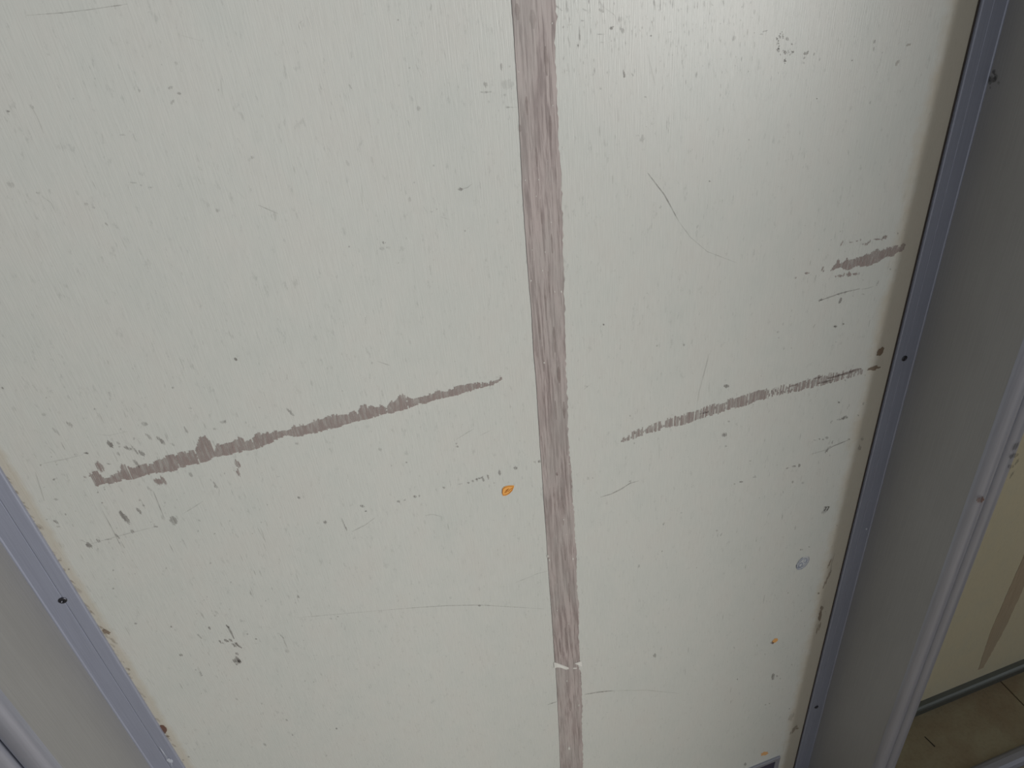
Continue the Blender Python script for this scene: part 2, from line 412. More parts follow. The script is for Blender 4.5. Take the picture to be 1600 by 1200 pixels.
PB = [(970,687,691),(982,680,688),(993,672,684),(1003,668,682),(1005,674,675),(1009,668,678),(1020,663,675),(1031,658,672),(1034,666,667),(1037,664,666),(1041,655,668),(1051,653,667),(1065,648,665),(1079,643,660),(1092,639,654),(1106,634,650),
      (1123,631,646),(1141,624,639),(1158,620,636),(1175,613,629),(1192,610,624),(1209,605,620),(1226,602,615),(1244,598,612),(1261,593,607),(1278,588,603),(1295,584,600),(1312,581,594),(1330,577,589),(1347,576,584)]
k_ = Marks(YP); k_.stroke(PB, 0.9, lo=0.5, hi=1.0, jag=0.0030, fade=lambda t: 0.8 if t < .15 else (1.0 if t < 0.58 else 0.55))
for x, y, L in [(1290, 596, 26), (1306, 588, 26), (1322, 583, 26), (1336, 578, 18), (1278, 590, 12), (1240, 602, 14), (1100, 645, 14)]:
    k_.line([(x - L / 2, y + L * .13), (x + L / 2, y - L * .13)], 3, 0.8)
tag(k_.build('scuff_mark', M_scuff, pnl), 'mauve-brown scrape right of the vertical strip')
def c5(pts): return [(1180 + x / 5.333, 330 + y / 5.333) for x, y in pts]
k_ = Marks(YP)
PC = [(628,480,496),(645,450,490),(668,425,475),(690,398,470),(700,436,468),(720,428,476),(745,405,486),(765,390,490),(785,408,484),(830,392,465),(860,388,456),(880,385,470),(910,362,462),(960,350,447),(990,330,438),(1010,315,432),(1030,328,424),(1060,318,396),(1090,308,376),(1120,288,374),(1135,303,384),(1160,290,360),(1190,290,338),(1210,284,346),(1225,268,330),(1243,285,292)]
k_.stroke([(1180 + x / 5.333, 330 + t / 5.333, 330 + b / 5.333) for x, t, b in PC], 0.99, lo=0.75, hi=1.0, jag=0.002)
for x, y, w, h, r in [(430,515,40,20,-10),(560,480,10,50,15),(572,490,8,40,20),(705,537,40,26,0),(738,530,10,40,10),(780,525,44,40,-20),(832,522,40,26,0),(865,520,8,26,0),(670,542,10,14,0),
                      (1082,215,30,40,20),(1060,225,12,40,20),(1015,233,60,14,0),(915,272,40,30,0),(935,272,10,50,15),(955,250,8,30,10),(878,238,10,18,0),(845,248,20,6,-20),(720,268,9,50,15),(797,258,30,12,0),(338,552,10,26,0)]:
    k_.blob(1180 + x / 5.333, 330 + y / 5.333, w / 5.333, h / 5.333, 0.85, r, n=12, rag=.4)
tag(k_.build('scuff_mark', M_scuff, pnl), 'short mauve-brown scrape with specks near the right post')

# grey scratches and specks gathered in one part
k_ = Marks(YP)
def px4(x, y, ox, oy, s): return ox + x / s, oy + y / s
# crop A: offset (0,560) scale 4
for x, y, w, h, r, a in [(436,410,26,40,-20,.7),(352,455,20,50,-25,.4),(690,535,34,44,-20,.95),(800,560,46,24,20,.8),(845,572,14,60,-15,.5),(888,592,30,40,-30,.8),(740,595,16,24,0,.5),(742,530,16,26,-20,.35),
                         (930,487,22,44,-25,.6),(1008,512,30,56,-35,.85),(905,408,40,26,0,.35),(1166,450,14,50,-5,.6),(1078,535,34,16,30,.35),(1345,440,26,14,0,.4),(1395,397,44,20,0,.35),(1408,390,10,12,0,.7),
                         (540,592,28,14,0,.85),(475,600,20,14,0,.3),(592,315,9,11,0,.5),(18,184,16,13,0,.9),(1474,4,16,20,0,.9),(780,992,36,80,-18,1),(868,950,22,40,-15,.8),(875,885,14,16,0,.5),(897,918,16,14,0,.6),(935,815,18,34,-20,.35),
                         (640,902,12,10,0,.7),(612,836,12,10,0,.7),(338,757,14,10,0,.8),(350,880,30,14,0,.5),(410,972,12,14,0,.7),(350,1020,22,34,-20,.8),(365,1050,22,14,0,.4),(205,1014,24,16,20,1.0),(558,1168,36,36,0,.9),(615,1137,18,26,-15,.7),
                         (828,1080,20,26,0,.8),(974,1050,26,14,0,.6),(1085,1012,46,56,20,.85),(1020,995,20,34,0,.35),(1194,725,24,30,-20,.45),(1335,775,14,60,-20,.6),(1350,800,20,24,-20,.6),(255,665,12,12,0,.5),(855,655,22,60,-20,.6),(680,658,30,10,0,.5),
                         (735,1110,14,34,-20,.6),(520,1140,40,10,30,.2),(1150,1005,8,30,-20,.3),(680,1130,50,8,-10,.35),(1080,182,14,12,0,.4),(682,212,10,16,0,.3),(275,350,26,20,0,.25),(1190,310,20,10,0,.3),(1480,350,14,40,0,.2)]:
    cx, cy = px4(x, y, 0, 560, 4); k_.blob(cx, cy, w / 4, h / 4, a * .85, r, n=9, rag=.35)
for p, a in [([(222,710),(250,800),(278,890)],.4),([(960,830),(1000,930),(1025,990)],.5),([(640,950),(700,1060),(760,1180)],.35),([(270,655),(400,630),(520,600)],.22),([(590,470),(680,480),(800,455)],.12),([(1240,730),(1275,810)],.25),([(1370,800),(1370,860)],.25),
             ([(560,1160),(700,1120),(830,1085),(980,1050)],.22),([(1150,965),(1210,930),(1270,890)],.25),([(770,320),(790,370)],.2),([(840,270),(890,320)],.18),([(300,545),(345,590)],.2)]:
    k_.line([px4(x, y, 0, 560, 4) for x, y in p], 1.3, a)
# crop B: offset (400,560) scale 3.2
for x, y, w, h, r, a in [(172,268,16,50,-30,.5),(205,425,16,14,0,.4),(622,455,20,18,0,.35),(1005,440,15,12,0,.7),(1002,425,8,10,0,.4),(752,519,9,9,0,.6),(1395,518,12,14,-30,.6),(1417,515,13,18,0,.8),(1297,546,18,18,0,.75),(1218,570,13,24,0,.7),(1160,590,8,26,0,.8),(1135,602,12,28,-15,.8),
                         (1112,600,34,7,-15,.6),(1104,606,8,16,0,.6),(1085,612,12,12,0,.6),(1062,621,12,9,0,.5),(1020,627,26,5,-10,.4),(940,645,12,10,20,.7),(795,690,16,15,0,.7),(817,686,9,12,0,.5),(712,714,14,14,0,.6),(743,708,12,7,0,.5),(532,738,22,12,15,.7),(549,763,10,9,0,.6),(346,818,18,20,0,.9),
                         (215,695,14,14,0,.5),(448,845,10,30,-10,.5),(112,590,16,8,0,.25),(1272,240,6,16,0,.3),(580,22,10,10,0,.3),(1190,622,6,8,0,.4)]:
    cx, cy = px4(x, y, 400, 560, 3.2); k_.blob(cx, cy, w / 3.2, h / 3.2, a * .85, r, n=9, rag=.35)
for p, a in [([(428,795),(440,825),(450,855)],.45),([(595,795),(550,830),(480,865)],.3),([(1090,350),(1040,380),(1000,405)],.3),([(540,150),(555,190)],.35),([(605,12),(670,35)],.3),([(845,785),(880,778),(930,790)],.2),([(25,850),(50,920)],.22),([(1120,385),(1180,355)],.15)]:
    k_.line([px4(x, y, 400, 560, 3.2) for x, y in p], 1.2, a)
# crop C: right of the strip, offset (900,500) scale 2.909
for x, y, w, h, r, a in [(125,20,9,8,0,.9),(683,300,24,16,0,.9),(674,521,22,20,-20,.8),(695,460,14,8,0,.4),(1178,29,14,12,0,.7),(1215,17,6,6,0,.5),(490,112,9,12,0,.5),(367,116,9,8,0,.5),(1193,374,10,10,0,.8),(1237,392,6,28,10,.6),(1225,441,20,16,0,.7),(1212,447,14,14,0,.8),(1195,452,22,5,0,.6),
                         (1160,462,6,16,20,.5),(1105,540,9,8,0,.6),(1122,541,10,7,0,.6),(1140,535,14,14,0,.6),(1085,545,16,4,0,.4),(1305,380,8,14,0,.4),(1282,432,8,8,0,.5),(1300,540,14,18,0,.4),(1288,580,14,30,0,.5),(1140,592,10,26,20,.7),(1150,578,20,10,-30,.5),(1165,555,6,18,0,.6),(1240,542,9,8,0,.7),
                         (960,673,14,6,-20,.7),(990,664,18,9,0,.6),(1015,660,9,18,0,.6),(720,745,7,8,0,.6),(750,735,16,8,0,.7),(810,714,18,4,0,.5),(985,735,8,12,0,.4),(1030,740,10,14,0,.35),(1023,1043,14,7,0,.7),(1058,1030,6,8,0,.5),(285,1118,7,20,10,.5),(398,925,6,18,20,.4),(390,1050,8,8,0,.4),(478,875,8,8,0,.3),
                         (55,718,8,20,0,.35),(75,718,8,8,0,.3),(640,957,10,10,0,.3),(660,975,8,16,30,.35),(245,435,6,9,0,.5),(265,560,8,8,0,.4),(45,300,14,8,0,.3),(945,130,6,12,0,.3),(680,573,8,8,0,.4),(790,640,10,6,0,.3)]:
    cx, cy = px4(x, y, 900, 500, 2.909); k_.blob(cx, cy, w / 2.909, h / 2.909, a * .85, r, n=9, rag=.35)
for p, a in [([(110,805),(160,790),(205,768),(245,742),(285,730)],.55),([(605,150),(585,230),(560,320),(548,400)],.25),([(1140,590),(1170,572),(1205,558),(1240,543)],.55),([(1065,610),(1100,600),(1140,588)],.25),([(240,735),(250,728)],.5),([(35,315),(60,295)],.3),([(1175,1060),(1160,1110),(1155,1160)],.4),([(245,745),(250,730)],.4),([(378,560),(378,630)],.15)]:
    k_.line([px4(x, y, 900, 500, 2.909) for x, y in p], 1.4, a)
k_.line([px4(x, y, 1180, 330, 5.333) for x, y in [(535,745),(620,715),(690,690),(780,665),(870,645)]], 1.8, .55)
for x, y, w, h, r, a in [(545,740,36,24,-30,.6),(708,745,20,56,10,.7),(690,692,24,14,0,.5),(1018,600,9,50,5,.75),(665,960,28,22,0,.7),(735,938,14,14,0,.6),(190,1005,24,24,0,.35),(490,955,8,44,10,.35),(500,555,8,80,5,.3),(530,318,8,24,0,.4),(1187,183,14,16,0,.4),(900,690,30,10,0,.25)]:
    k_.blob(1180 + x / 5.333, 330 + y / 5.333, w / 5.333, h / 5.333, a, r, n=9, rag=.35)
k_.line([px4(x, y, 1180, 330, 5.333) for x, y in [(880,650),(940,640),(985,625)]], 1.2, .25)
# top right cluster, offset (1150,20) scale 5.333
for i in range(70):
    t = rnd.uniform(0, 6.28); cl = rnd.choice([(378,195,36,34),(352,290,22,50),(425,325,34,36),(465,325,18,20),(405,400,14,20),(350,215,20,30)])
    x = cl[0] + rnd.gauss(0, .45) * cl[2]; y = cl[1] + rnd.gauss(0, .45) * cl[3]
    k_.blob(1150 + x / 5.333, 20 + y / 5.333, rnd.uniform(1, 2.4), rnd.uniform(1.2, 3.2), rnd.uniform(.4, .75), rnd.uniform(-20, 20), n=7)
for x, y, w, h, r, a in [(580,340,40,30,-10,.6),(597,325,14,24,0,.6),(570,375,14,30,30,.4),(565,415,14,20,0,.3),(650,343,14,24,0,.45),(1153,243,18,40,0,.75),(1147,302,9,34,0,.6),(1169,500,9,30,15,.7),(965,396,11,18,0,.55),(671,714,12,12,0,.65),(1117,745,8,34,8,.5),(1218,330,12,14,0,.35),(466,260,12,16,0,.45),
                         (240,152,44,14,-20,.35),(352,500,8,20,0,.3),(427,220,24,34,-20,.4)]:
    k_.blob(1150 + x / 5.333, 20 + y / 5.333, w / 5.333, h / 5.333, a, r, n=9, rag=.4)
k_.line([px4(x, y, 1150, 20, 5.333) for x, y in [(1215,350),(1195,430),(1165,480)]], 1, .25)
# lower left cluster, offset (300,940) scale 10
for x, y, w, h, r, a in [(275,410,50,45,30,.75),(120,540,28,90,-25,.5),(560,385,34,60,-30,.9),(455,630,44,70,-30,.85),(540,610,66,56,30,.95),(605,600,40,60,-20,.95),(650,670,50,90,-30,1),(700,660,40,60,-30,1),(745,700,70,34,40,.95),(705,815,40,50,0,.8),(710,910,90,110,0,1),(665,930,60,60,0,.9),(740,930,60,50,0,.9),(700,975,30,30,0,.8),
                         (870,505,36,30,0,.5),(1003,580,30,24,0,.7),(360,215,26,44,0,.3),(390,165,24,70,-30,.3),(1405,540,24,70,-25,.5),(1355,495,50,16,0,.3),(1490,770,60,60,0,.25),(145,1140,34,44,-30,.3),(800,300,60,20,0,.2),(60,1065,30,20,0,.3),(1000,650,60,30,0,.15)]:
    k_.blob(300 + x / 10, 940 + y / 10, w / 10, h / 10, a * .9, r, n=10, rag=.4)
k_.line([(355, 977), (361, 987), (366, 998)], 2.6, .8); k_.line([(440, 990), (445, 1003), (450, 1014)], 1.2, .3); k_.line([(313, 1048), (316, 1056)], 1.2, .3)
# upper left area, offset (0,0) scale 3
for x, y, w, h, r, a in [(40,521,14,12,30,.9),(50,865,34,30,0,.35),(655,425,9,18,0,.6),(800,410,26,14,-30,.5),(840,438,18,12,0,.55),(808,478,34,12,-45,.4),(1184,737,14,18,0,.6),(1021,986,18,18,0,.6),(150,500,16,26,-20,.4),(180,903,20,14,0,.35),(620,855,40,8,5,.35),(705,878,14,9,0,.5),(662,868,9,9,0,.4),
                         (405,955,18,14,0,.3),(440,972,14,12,0,.35),(500,1050,10,18,-20,.5),(548,27,60,5,-6,.5),(290,62,8,14,0,.5),(575,632,30,10,0,.25),(826,296,14,18,0,.25),(226,254,14,12,30,.25),(1025,420,6,14,0,.4),(445,368,9,6,0,.35),(290,690,50,30,0,.12),(757,302,8,8,0,.3),(345,462,9,9,0,.3)]:
    cx, cy = px4(x, y, 0, 0, 3); k_.blob(cx, cy, w / 3, h / 3, a * .7, r, n=9, rag=.35)
for p, a in [([(120,72),(290,60),(420,45),(600,18)],.42),([(150,500),(180,560),(205,625)],.25),([(180,905),(240,950),(265,1000)],.22),([(1210,960),(1260,982),(1305,1002)],.38),([(1100,885),(1150,930)],.15),([(1420,95),(1400,110)],.2),([(850,165),(940,190)],.15),([(920,820),(945,865)],.15),([(430,845),(455,890)],.2),([(1034,370),(1045,460)],.15),([(560,1100),(600,1180)],.15)]:
    k_.line([px4(x, y, 0, 0, 3) for x, y in p], 1.2, a)
# upper middle, offset (500,0) scale 3
for x, y, w, h, r, a in [(658,887,26,15,0,.8),(520,35,9,34,15,.45),(776,395,18,30,0,.5),(772,432,40,10,0,.45),(800,430,14,8,0,.4),(880,395,60,50,0,.22),(850,312,9,34,0,.5),(888,310,8,12,0,.35),(868,445,14,12,0,.5),(878,502,20,10,0,.5),(905,502,40,4,0,.3),(462,508,18,22,0,.35),(419,318,11,9,0,.5),(366,93,8,8,0,.6),
                         (300,1137,16,13,0,.8),(421,935,14,34,10,.4),(523,992,12,8,0,.5),(548,980,8,7,0,.4),(442,855,7,7,0,.6),(142,405,9,30,-15,.35),(370,400,6,12,0,.3),(290,1165,24,20,0,.25),(320,1160,20,14,0,.2),(680,1082,8,8,0,.5),(137,1155,9,7,0,.5),(385,1165,26,20,0,.15),(130,765,12,30,-15,.25),(245,750,9,50,0,.2),(533,775,8,8,0,.3),(405,1115,8,6,0,.3)]:
    cx, cy = px4(x, y, 500, 0, 3); k_.blob(cx, cy, w / 3, h / 3, a * .75, r, n=9, rag=.35)
for p, a in [([(660,885),(690,880),(712,862)],.4),([(195,860),(200,960)],.2),([(515,60),(510,95)],.3),([(480,960),(505,1000)],.18),([(565,1015),(610,1030)],.15),([(448,300),(480,370)],.18),([(580,235),(590,270)],.15)]:
    k_.line([px4(x, y, 500, 0, 3) for x, y in p], 1.1, a)
# upper right of the strip, offset (860,0) scale 3
for x, y, w, h, r, a in [(285,133,15,16,-30,1),(293,126,8,7,0,.9),(346,347,9,36,-8,.95),(384,350,8,20,-20,.5),(236,160,36,5,0,.5),(60,127,7,14,0,.7),(150,97,14,9,0,.4),(336,140,20,34,-20,.5),(330,90,26,26,0,.25),(137,172,6,34,0,.5),(472,168,8,10,0,.6),(130,213,7,16,0,.6),(240,198,12,6,0,.4),(430,650,20,34,10,.4),(408,635,14,8,0,.25),
                         (745,849,9,9,0,.7),(660,705,8,20,20,.35),(515,970,9,14,30,.3),(690,1060,8,20,20,.3),(240,50,30,14,30,.4),(40,38,40,10,40,.4),(160,45,24,10,30,.3),(555,150,24,6,0,.3),(860,180,12,30,20,.35),(445,455,12,9,0,.35),(235,415,8,14,0,.4),(990,160,14,8,0,.35),(930,655,9,9,0,.3),(430,130,5,20,0,.4),(320,230,8,20,0,.35)]:
    cx, cy = px4(x, y, 860, 0, 3); k_.blob(cx, cy, w / 3, h / 3, a * .8, r, n=9, rag=.35)
k_.line([(1012, 270), (1024, 286), (1038, 304), (1050, 326), (1060, 345)], 1.7, .6)
k_.line([(1060, 345), (1078, 370), (1105, 393), (1150, 410)], 1.1, .3)
for p, a in [([(75,0),(78,60)],.6),([(488,0),(490,48)],.6),([(515,0),(515,50)],.5),([(245,30),(300,70),(318,120)],.25),([(455,250),(475,330),(490,400)],.2),([(545,565),(546,605)],.35),([(230,590),(232,640)],.25),([(318,500),(318,570)],.2),([(135,120),(140,190)],.4),([(575,0),(572,40)],.4),([(230,0),(240,25)],.4),([(810,0),(812,30)],.3),
             ([(1395,700),(1398,730)],.2)]:
    k_.line([px4(x, y, 860, 0, 3) for x, y in p], 1.3, a)
# scratches near the foot
k_.line([(913, 1085), (930, 1082), (945, 1080), (960, 1079)], 1.8, .45); k_.line([(960, 1079), (1010, 1078), (1060, 1083)], 1.0, .22)
k_.line([(855, 1101), (870, 1096)], 1.3, .4); k_.line([(833, 898), (855, 892)], 1.0, .3); k_.line([(805, 910), (833, 899)], 1.0, .2)
k_.line([(600, 953), (650, 949), (700, 946), (750, 945), (800, 948), (850, 951)], 1.0, .35); k_.line([(460, 965), (520, 960), (600, 953)], 1.0, .2)
for x, y, w, h, a in [(516, 966, 4, 3, .6), (528, 963, 3, 2, .5), (749, 946, 4, 3, .6), (526, 1138, 3, 3, .6), (448, 1125, 3, 4, .4), (457, 1148, 2, 4, .4), (1208, 1057, 5, 10, .7), (1214, 1056, 3, 3, .5), (1219, 1060, 2, 2, .4), (1152, 1061, 2, 3, .5),
                      (1202, 1099, 3, 2, .4), (1196, 1101, 3, 2, .35), (1023, 1024, 6, 6, .4), (1164, 1194, 4, 5, .5), (283, 1023, 5, 4, .7), (466, 932, 3, 5, .6), (212, 974, 4, 3, .5), (268, 979, 3, 3, .5), (393, 927, 5, 9, .35), (177, 919, 3, 3, .5), (177, 891, 3, 3, .4),
                      (370, 1092, 3, 5, .3), (414, 1163, 4, 5, .4), (295, 1182, 3, 3, .5), (313, 1051, 3, 6, .3), (510, 1180, 3, 3, .2), (1233, 1107, 2, 2, .4), (85, 748, 4, 2, .5), (108, 889, 3, 3, .5), (467, 777, 4, 3, .4), (95, 872, 3, 3, .3)]:
    k_.blob(x, y, w, h, a, rnd.uniform(-20, 20), n=7)
k_.line([(402, 824), (408, 834), (415, 846)], 1, .3)
def speck_field(n, x0, x1, y0, y1, a0, a1, s0, s1, streaky=0.5):
    for i in range(n):
        x = rnd.uniform(x0, x1); y = rnd.uniform(y0, y1)
        if x < y * .0 + (y - 734) * .618 + 12 or x > 1530 - .2417 * y - 8 or (796 + .066 * y - 3 < x < 872 + .035 * y): continue
        s = rnd.uniform(s0, s1); a = rnd.uniform(a0, a1)
        if rnd.random() < streaky:
            L = s * rnd.uniform(2, 6); sl = (972 - x) / (2307 - y); k_.line([(x - sl * L / 2, y - L / 2), (x + sl * L / 2, y + L / 2)], min(1.3, s), a)
        else: k_.blob(x, y, s, s * rnd.uniform(.7, 1.5), a, n=6)
speck_field(200, 20, 1500, 0, 1190, .08, .28, 1.2, 2.6, .5)
speck_field(120, 60, 420, 620, 900, .12, .4, 1.2, 3, .5)
speck_field(170, 880, 1180, 0, 120, .12, .38, 1.2, 2.4, .85)
speck_field(60, 740, 1300, 0, 260, .10, .3, 1.2, 2.4, .85)
speck_field(50, 1180, 1420, 350, 750, .12, .4, 1.2, 2.6, .4)
speck_field(50, 280, 500, 900, 1100, .12, .35, 1.2, 2.6, .4)
speck_field(40, 1100, 1330, 730, 1190, .12, .35, 1.2, 2.4, .4)
tag(k_.build('scratches', M_grey, pnl), 'grey scratches, nicks and specks scattered over the panel', kind='stuff')
k_ = Marks(YP)
k_.line([(467, 37), (470, 47)], 1.4, .9); k_.line([(480, 25), (487, 45)], .9, .5); k_.line([(439, 8), (442, 20)], .8, .4)
for i in range(30):
    x = rnd.uniform(880, 1120); y = rnd.uniform(0, 60); k_.line([(x, y), (x + .5, y + rnd.uniform(4, 12))], .8, rnd.uniform(.2, .5))
tag(k_.build('bright_scratches', M_white, pnl), 'thin bright scratches near the top', kind='stuff')
# coloured spots
def spot(cx, cy, w, h, rot, mat, a, label, inner=None, lift=.0004, n=18, rag=.06):
    q = Marks(YP, lift); q.blob(cx, cy, w, h, a, rot, n=n, rag=rag); q.c = [a] * len(q.c)
    o = tag(q.build('stain', mat, pnl), label)
    if inner:
        z = Marks(YP, lift + .0003)
        for p, ww in inner: z.line(p, ww, .95, False)
        z.build('stain_outline', M_orange_d, o)
    return o
q = Marks(YP); q.poly([(785, 763), (788, 760), (794, 758.3), (800, 758), (803.5, 758.3), (802.5, 762), (800, 767), (796, 771), (791, 774), (786, 774.5), (784.3, 771)], 1); q.c = [1] * len(q.c)
o = tag(q.build('stain', M_orange, pnl), 'leaf-shaped orange stain just left of the brown strip')
z = Marks(YP, .0007)
z.line([(785.5, 764), (789, 761), (796, 759.5), (802, 759.5), (800, 765.5), (795, 770.5), (790, 773), (786, 773), (785, 769), (785.5, 764)], 1.1, .95, False)
z.line([(788.5, 770), (791, 766), (795, 763)], 1.3, .95, False); z.line([(793, 768), (797, 764.5), (799.5, 762.5)], 1.2, .95, False); z.line([(790.5, 769.5), (793, 764)], 1, .9, False)
z.build('stain_outline', M_orange_d, o)
spot(1211, 1000.5, 10, 5.5, -35, M_orange, .75, 'small ochre fleck with a brown tip low on the right', rag=.2)
q = Marks(YP, .0007); q.blob(1206.5, 1004, 5, 4, .9, 0); tag(q.build('stain', M_rust, pnl), 'brown tip of the ochre fleck')
spot(1194.5, 1177.5, 12, 5.5, -15, M_orange, .6, 'faint ochre fleck above the foot plate', rag=.25)
spot(1375.5, 549, 17, 8, -52, M_brown, .72, 'olive-brown smudge beside the right post', rag=.2)
spot(1365, 575, 20, 6.5, -12, M_brown, .6, 'faint brown smudge under the olive one', rag=.35)
spot(255, 1139, 10, 15, -25, M_rust, .9, 'rust-brown blot against the left bead', rag=.15)
spot(166, 987, 13, 6, 15, M_brown, .55, 'small brown chip against the left bead', rag=.35)
spot(1281, 962, 4.5, 16, 12, M_brown, .5, 'upright brown streak near the right bead', rag=.4)
q = Marks(YP)
for x, y, w, h, r, a in [(1292,905,3,30,13,.45),(1284,950,5,8,0,.5),(1279,980,4,18,10,.45),(1296,880,2.5,14,12,.4),(1279,927,3,3,0,.5),(1240,1140,5,18,28,.35),(1246,1138,4,3,0,.5),(158,980,12,4,40,.4),(176,1000,14,5,55,.25),(120,920,16,8,50,.2),(200,1045,6,5,50,.4),(50,813,5,3,30,.6),(109,907,4,3,0,.5),(94,875,5,3,0,.4),
                         (1419,70,9,4,-20,.3),(1402,98,5,10,20,.25),(62,822,12,8,60,.15),(216,1080,24,5,58,.2),(262,1150,6,4,0,.5),(1236,1120,7,14,20,.2)]:
    q.blob(x, y, w, h, a, r, n=12, rag=.35)
for i in range(60):
    y = rnd.uniform(745, 1190); x = (y - 734) * .618 + rnd.uniform(1, 7); q.blob(x, y, rnd.uniform(3, 10), rnd.uniform(2, 4), rnd.uniform(.08, .3), 58, n=9, rag=.4)
tag(q.build('edge_grime', M_brown, pnl), 'brown grime along the aluminium beads', kind='stuff')
# numbered smudge and ringed sticker trace
q = Marks(YP); q.blob(1288.5, 798, 12, 7, .3, -48, n=14); nm = tag(q.build('smudge', M_grey, pnl), 'grey smudge carrying a small black 77')
cu = bpy.data.curves.new('number_mark', 'FONT'); cu.body = '77'; cu.size = 1.0
to = bpy.data.objects.new('tmp', cu); C.objects.link(to)
dg = bpy.context.evaluated_depsgraph_get(); me = bpy.data.meshes.new_from_object(to.evaluated_get(dg)); bpy.data.objects.remove(to)
P0 = on_plane(1286.2, 798.3, YP); Px = on_plane(1296.2, 797.2, YP) - P0; Py = on_plane(1288.2, 788.3, YP) - P0
vs = [v.co.copy() for v in me.vertices]; mx_ = max(v.x for v in vs); my_ = max(v.y for v in vs)
for v in me.vertices:
    p = P0 + Px * (v.co.x / mx_ * .85) + Py * (v.co.y / my_ * .66) ; v.co = (p.x - P0.x, -.0008, p.z - P0.z)
at_ = me.color_attributes.new('amount', 'FLOAT_COLOR', 'POINT')
for i in range(len(me.vertices)): at_.data[i].color = (1, 1, 1, 1)
me.materials.append(M_ink); o = bpy.data.objects.new('number_mark', me); C.objects.link(o); o.location = (P0.x, YP, P0.z); rel(o, nm)
q = Marks(YP)
def oval(q, cx, cy, w, h, rot, lw, a, t0=0, t1=360):
    r = math.radians(rot); pts = []
    for i in range(25):
        t = math.radians(t0 + (t1 - t0) * i / 24); x = math.cos(t) * w / 2; y = math.sin(t) * h / 2
        pts.append((cx + x * math.cos(r) - y * math.sin(r), cy + x * math.sin(r) + y * math.cos(r)))
    q.line(pts, lw, a, False)
q.blob(1254, 879, 25, 13, .35, -48, n=18, rag=.05); rg = tag(q.build('ring_mark', M_pale, pnl), 'pale blue oval ring mark near the right post')
q = Marks(YP, .0008)
oval(q, 1254, 879, 26, 12.5, -48, .9, .7, 0, 300); oval(q, 1254, 879, 19, 8.5, -48, .8, .6); oval(q, 1250.8, 882.5, 8, 4, -48, .9, .8); oval(q, 1257.8, 875.8, 7, 3.4, -60, .8, .6)
q.line([(1244.5, 882), (1244.3, 886.5), (1249, 887.5)], 1, .9, False)
q.build('ring_lines', M_blue, rg)
# foot plate: grey rim round a navy recess
a = on_plane(1218, 1180, YP); fx1 = a.x; fz1 = a.z
fp = tag(empty('foot_plate', (fx1 - .11, YP, fz1 - .085)), 'navy plate with a pale grey rim at the foot of the big panel', 'plate')
def ring(name, x0, x1, z0, z1, w, y0, y1, mat, parent):
    o_ = [(x0, z0), (x1, z0), (x1, z1), (x0, z1)]; i_ = [(x0 + w, z0 + w), (x1 - w, z0 + w), (x1 - w, z1 - w), (x0 + w, z1 - w)]
    v = [(x, y, z) for y in (y0, y1) for (x, z) in o_ + i_]; f = []
    for i in range(4):
        j = (i + 1) % 4
        f += [(i, j, 4 + j, 4 + i), (8 + i, 12 + i, 12 + j, 8 + j), (i, 8 + i, 8 + j, j), (4 + i, 4 + j, 12 + j, 12 + i)]
    o = mesh_obj(name, [(x - x0, y - y0, z - z0) for x, y, z in v], f, mat); o.location = (x0, y0, z0); rel(o, parent)
    b = o.modifiers.new('bevel', 'BEVEL'); b.width = .0006; b.segments = 2
    return o
ring('rim', fx1 - .22, fx1, fz1 - .085, fz1, .009, YP - .0035, YP, M_ridge, fp)
box('plate', fx1 - .211, fx1 - .009, YP - .0012, YP, fz1 - .076, fz1 - .009, M_navy, fp)
# ------------------------------------------------------------------ aluminium posts
def arc(cx, cy, r, a0, a1, n):
    return [(cx + r * math.cos(math.radians(a0 + (a1 - a0) * i / n)), cy + r * math.sin(math.radians(a0 + (a1 - a0) * i / n))) for i in range(n + 1)]
def bead(x_post, side, yface, screws_z, parent):
    """bead beside a post; side -1 lies left of the post face, +1 right; yface is the panel face it clamps"""
    w = 0.0285; y = yface - 0.004
    prof = [(0, yface), (0, y + .0012)] + [(0.0012 - .0012 * math.cos(math.radians(t)), y + .0012 - .0012 * math.sin(math.radians(t))) for t in (30, 60, 90)] \
        + [(.0112, y), (.0116, y + .0006), (.0121, y + .0006), (.0125, y), (w - .0018, y), (w - .0009, y - .0009), (w, y - .0009), (w, yface)]
    P = [(x_post - w + u, v) if side < 0 else (x_post + w - u, v) for u, v in prof]
    b = extrude_profile('bead', P, 0.0, TOP, M_bead, parent, smooth=False)
    for z, dx in screws_z:
        sx = (x_post - w + dx) if side < 0 else (x_post + w - dx)
        v = []; f = []; n = 20
        for r, yy in ((.0036, 0), (.0036, -.0006), (.0030, -.0011), (.0016, -.0013)):
            v += [(r * math.cos(2 * math.pi * i / n), yy, r * math.sin(2 * math.pi * i / n)) for i in range(n)]
        for k in range(3):
            for i in range(n):
                j = (i + 1) % n; f.append((k * n + i, k * n + j, (k + 1) * n + j, (k + 1) * n + i))
        c0 = len(v)                       # sunk cross slot
        for i in range(n):
            t = 2 * math.pi * i / n; q = .0016 * (1 if i % 5 == 0 else .45); v.append((q * math.cos(t), -.0004, q * math.sin(t)))
        for i in range(n):
            j = (i + 1) % n; f.append((3 * n + i, 3 * n + j, c0 + j, c0 + i))
        f.append(tuple(c0 + i for i in range(n)))
        s = mesh_obj('screw', v, f, M_screw); s.location = (sx, y, z); rel(s, b)
    return b
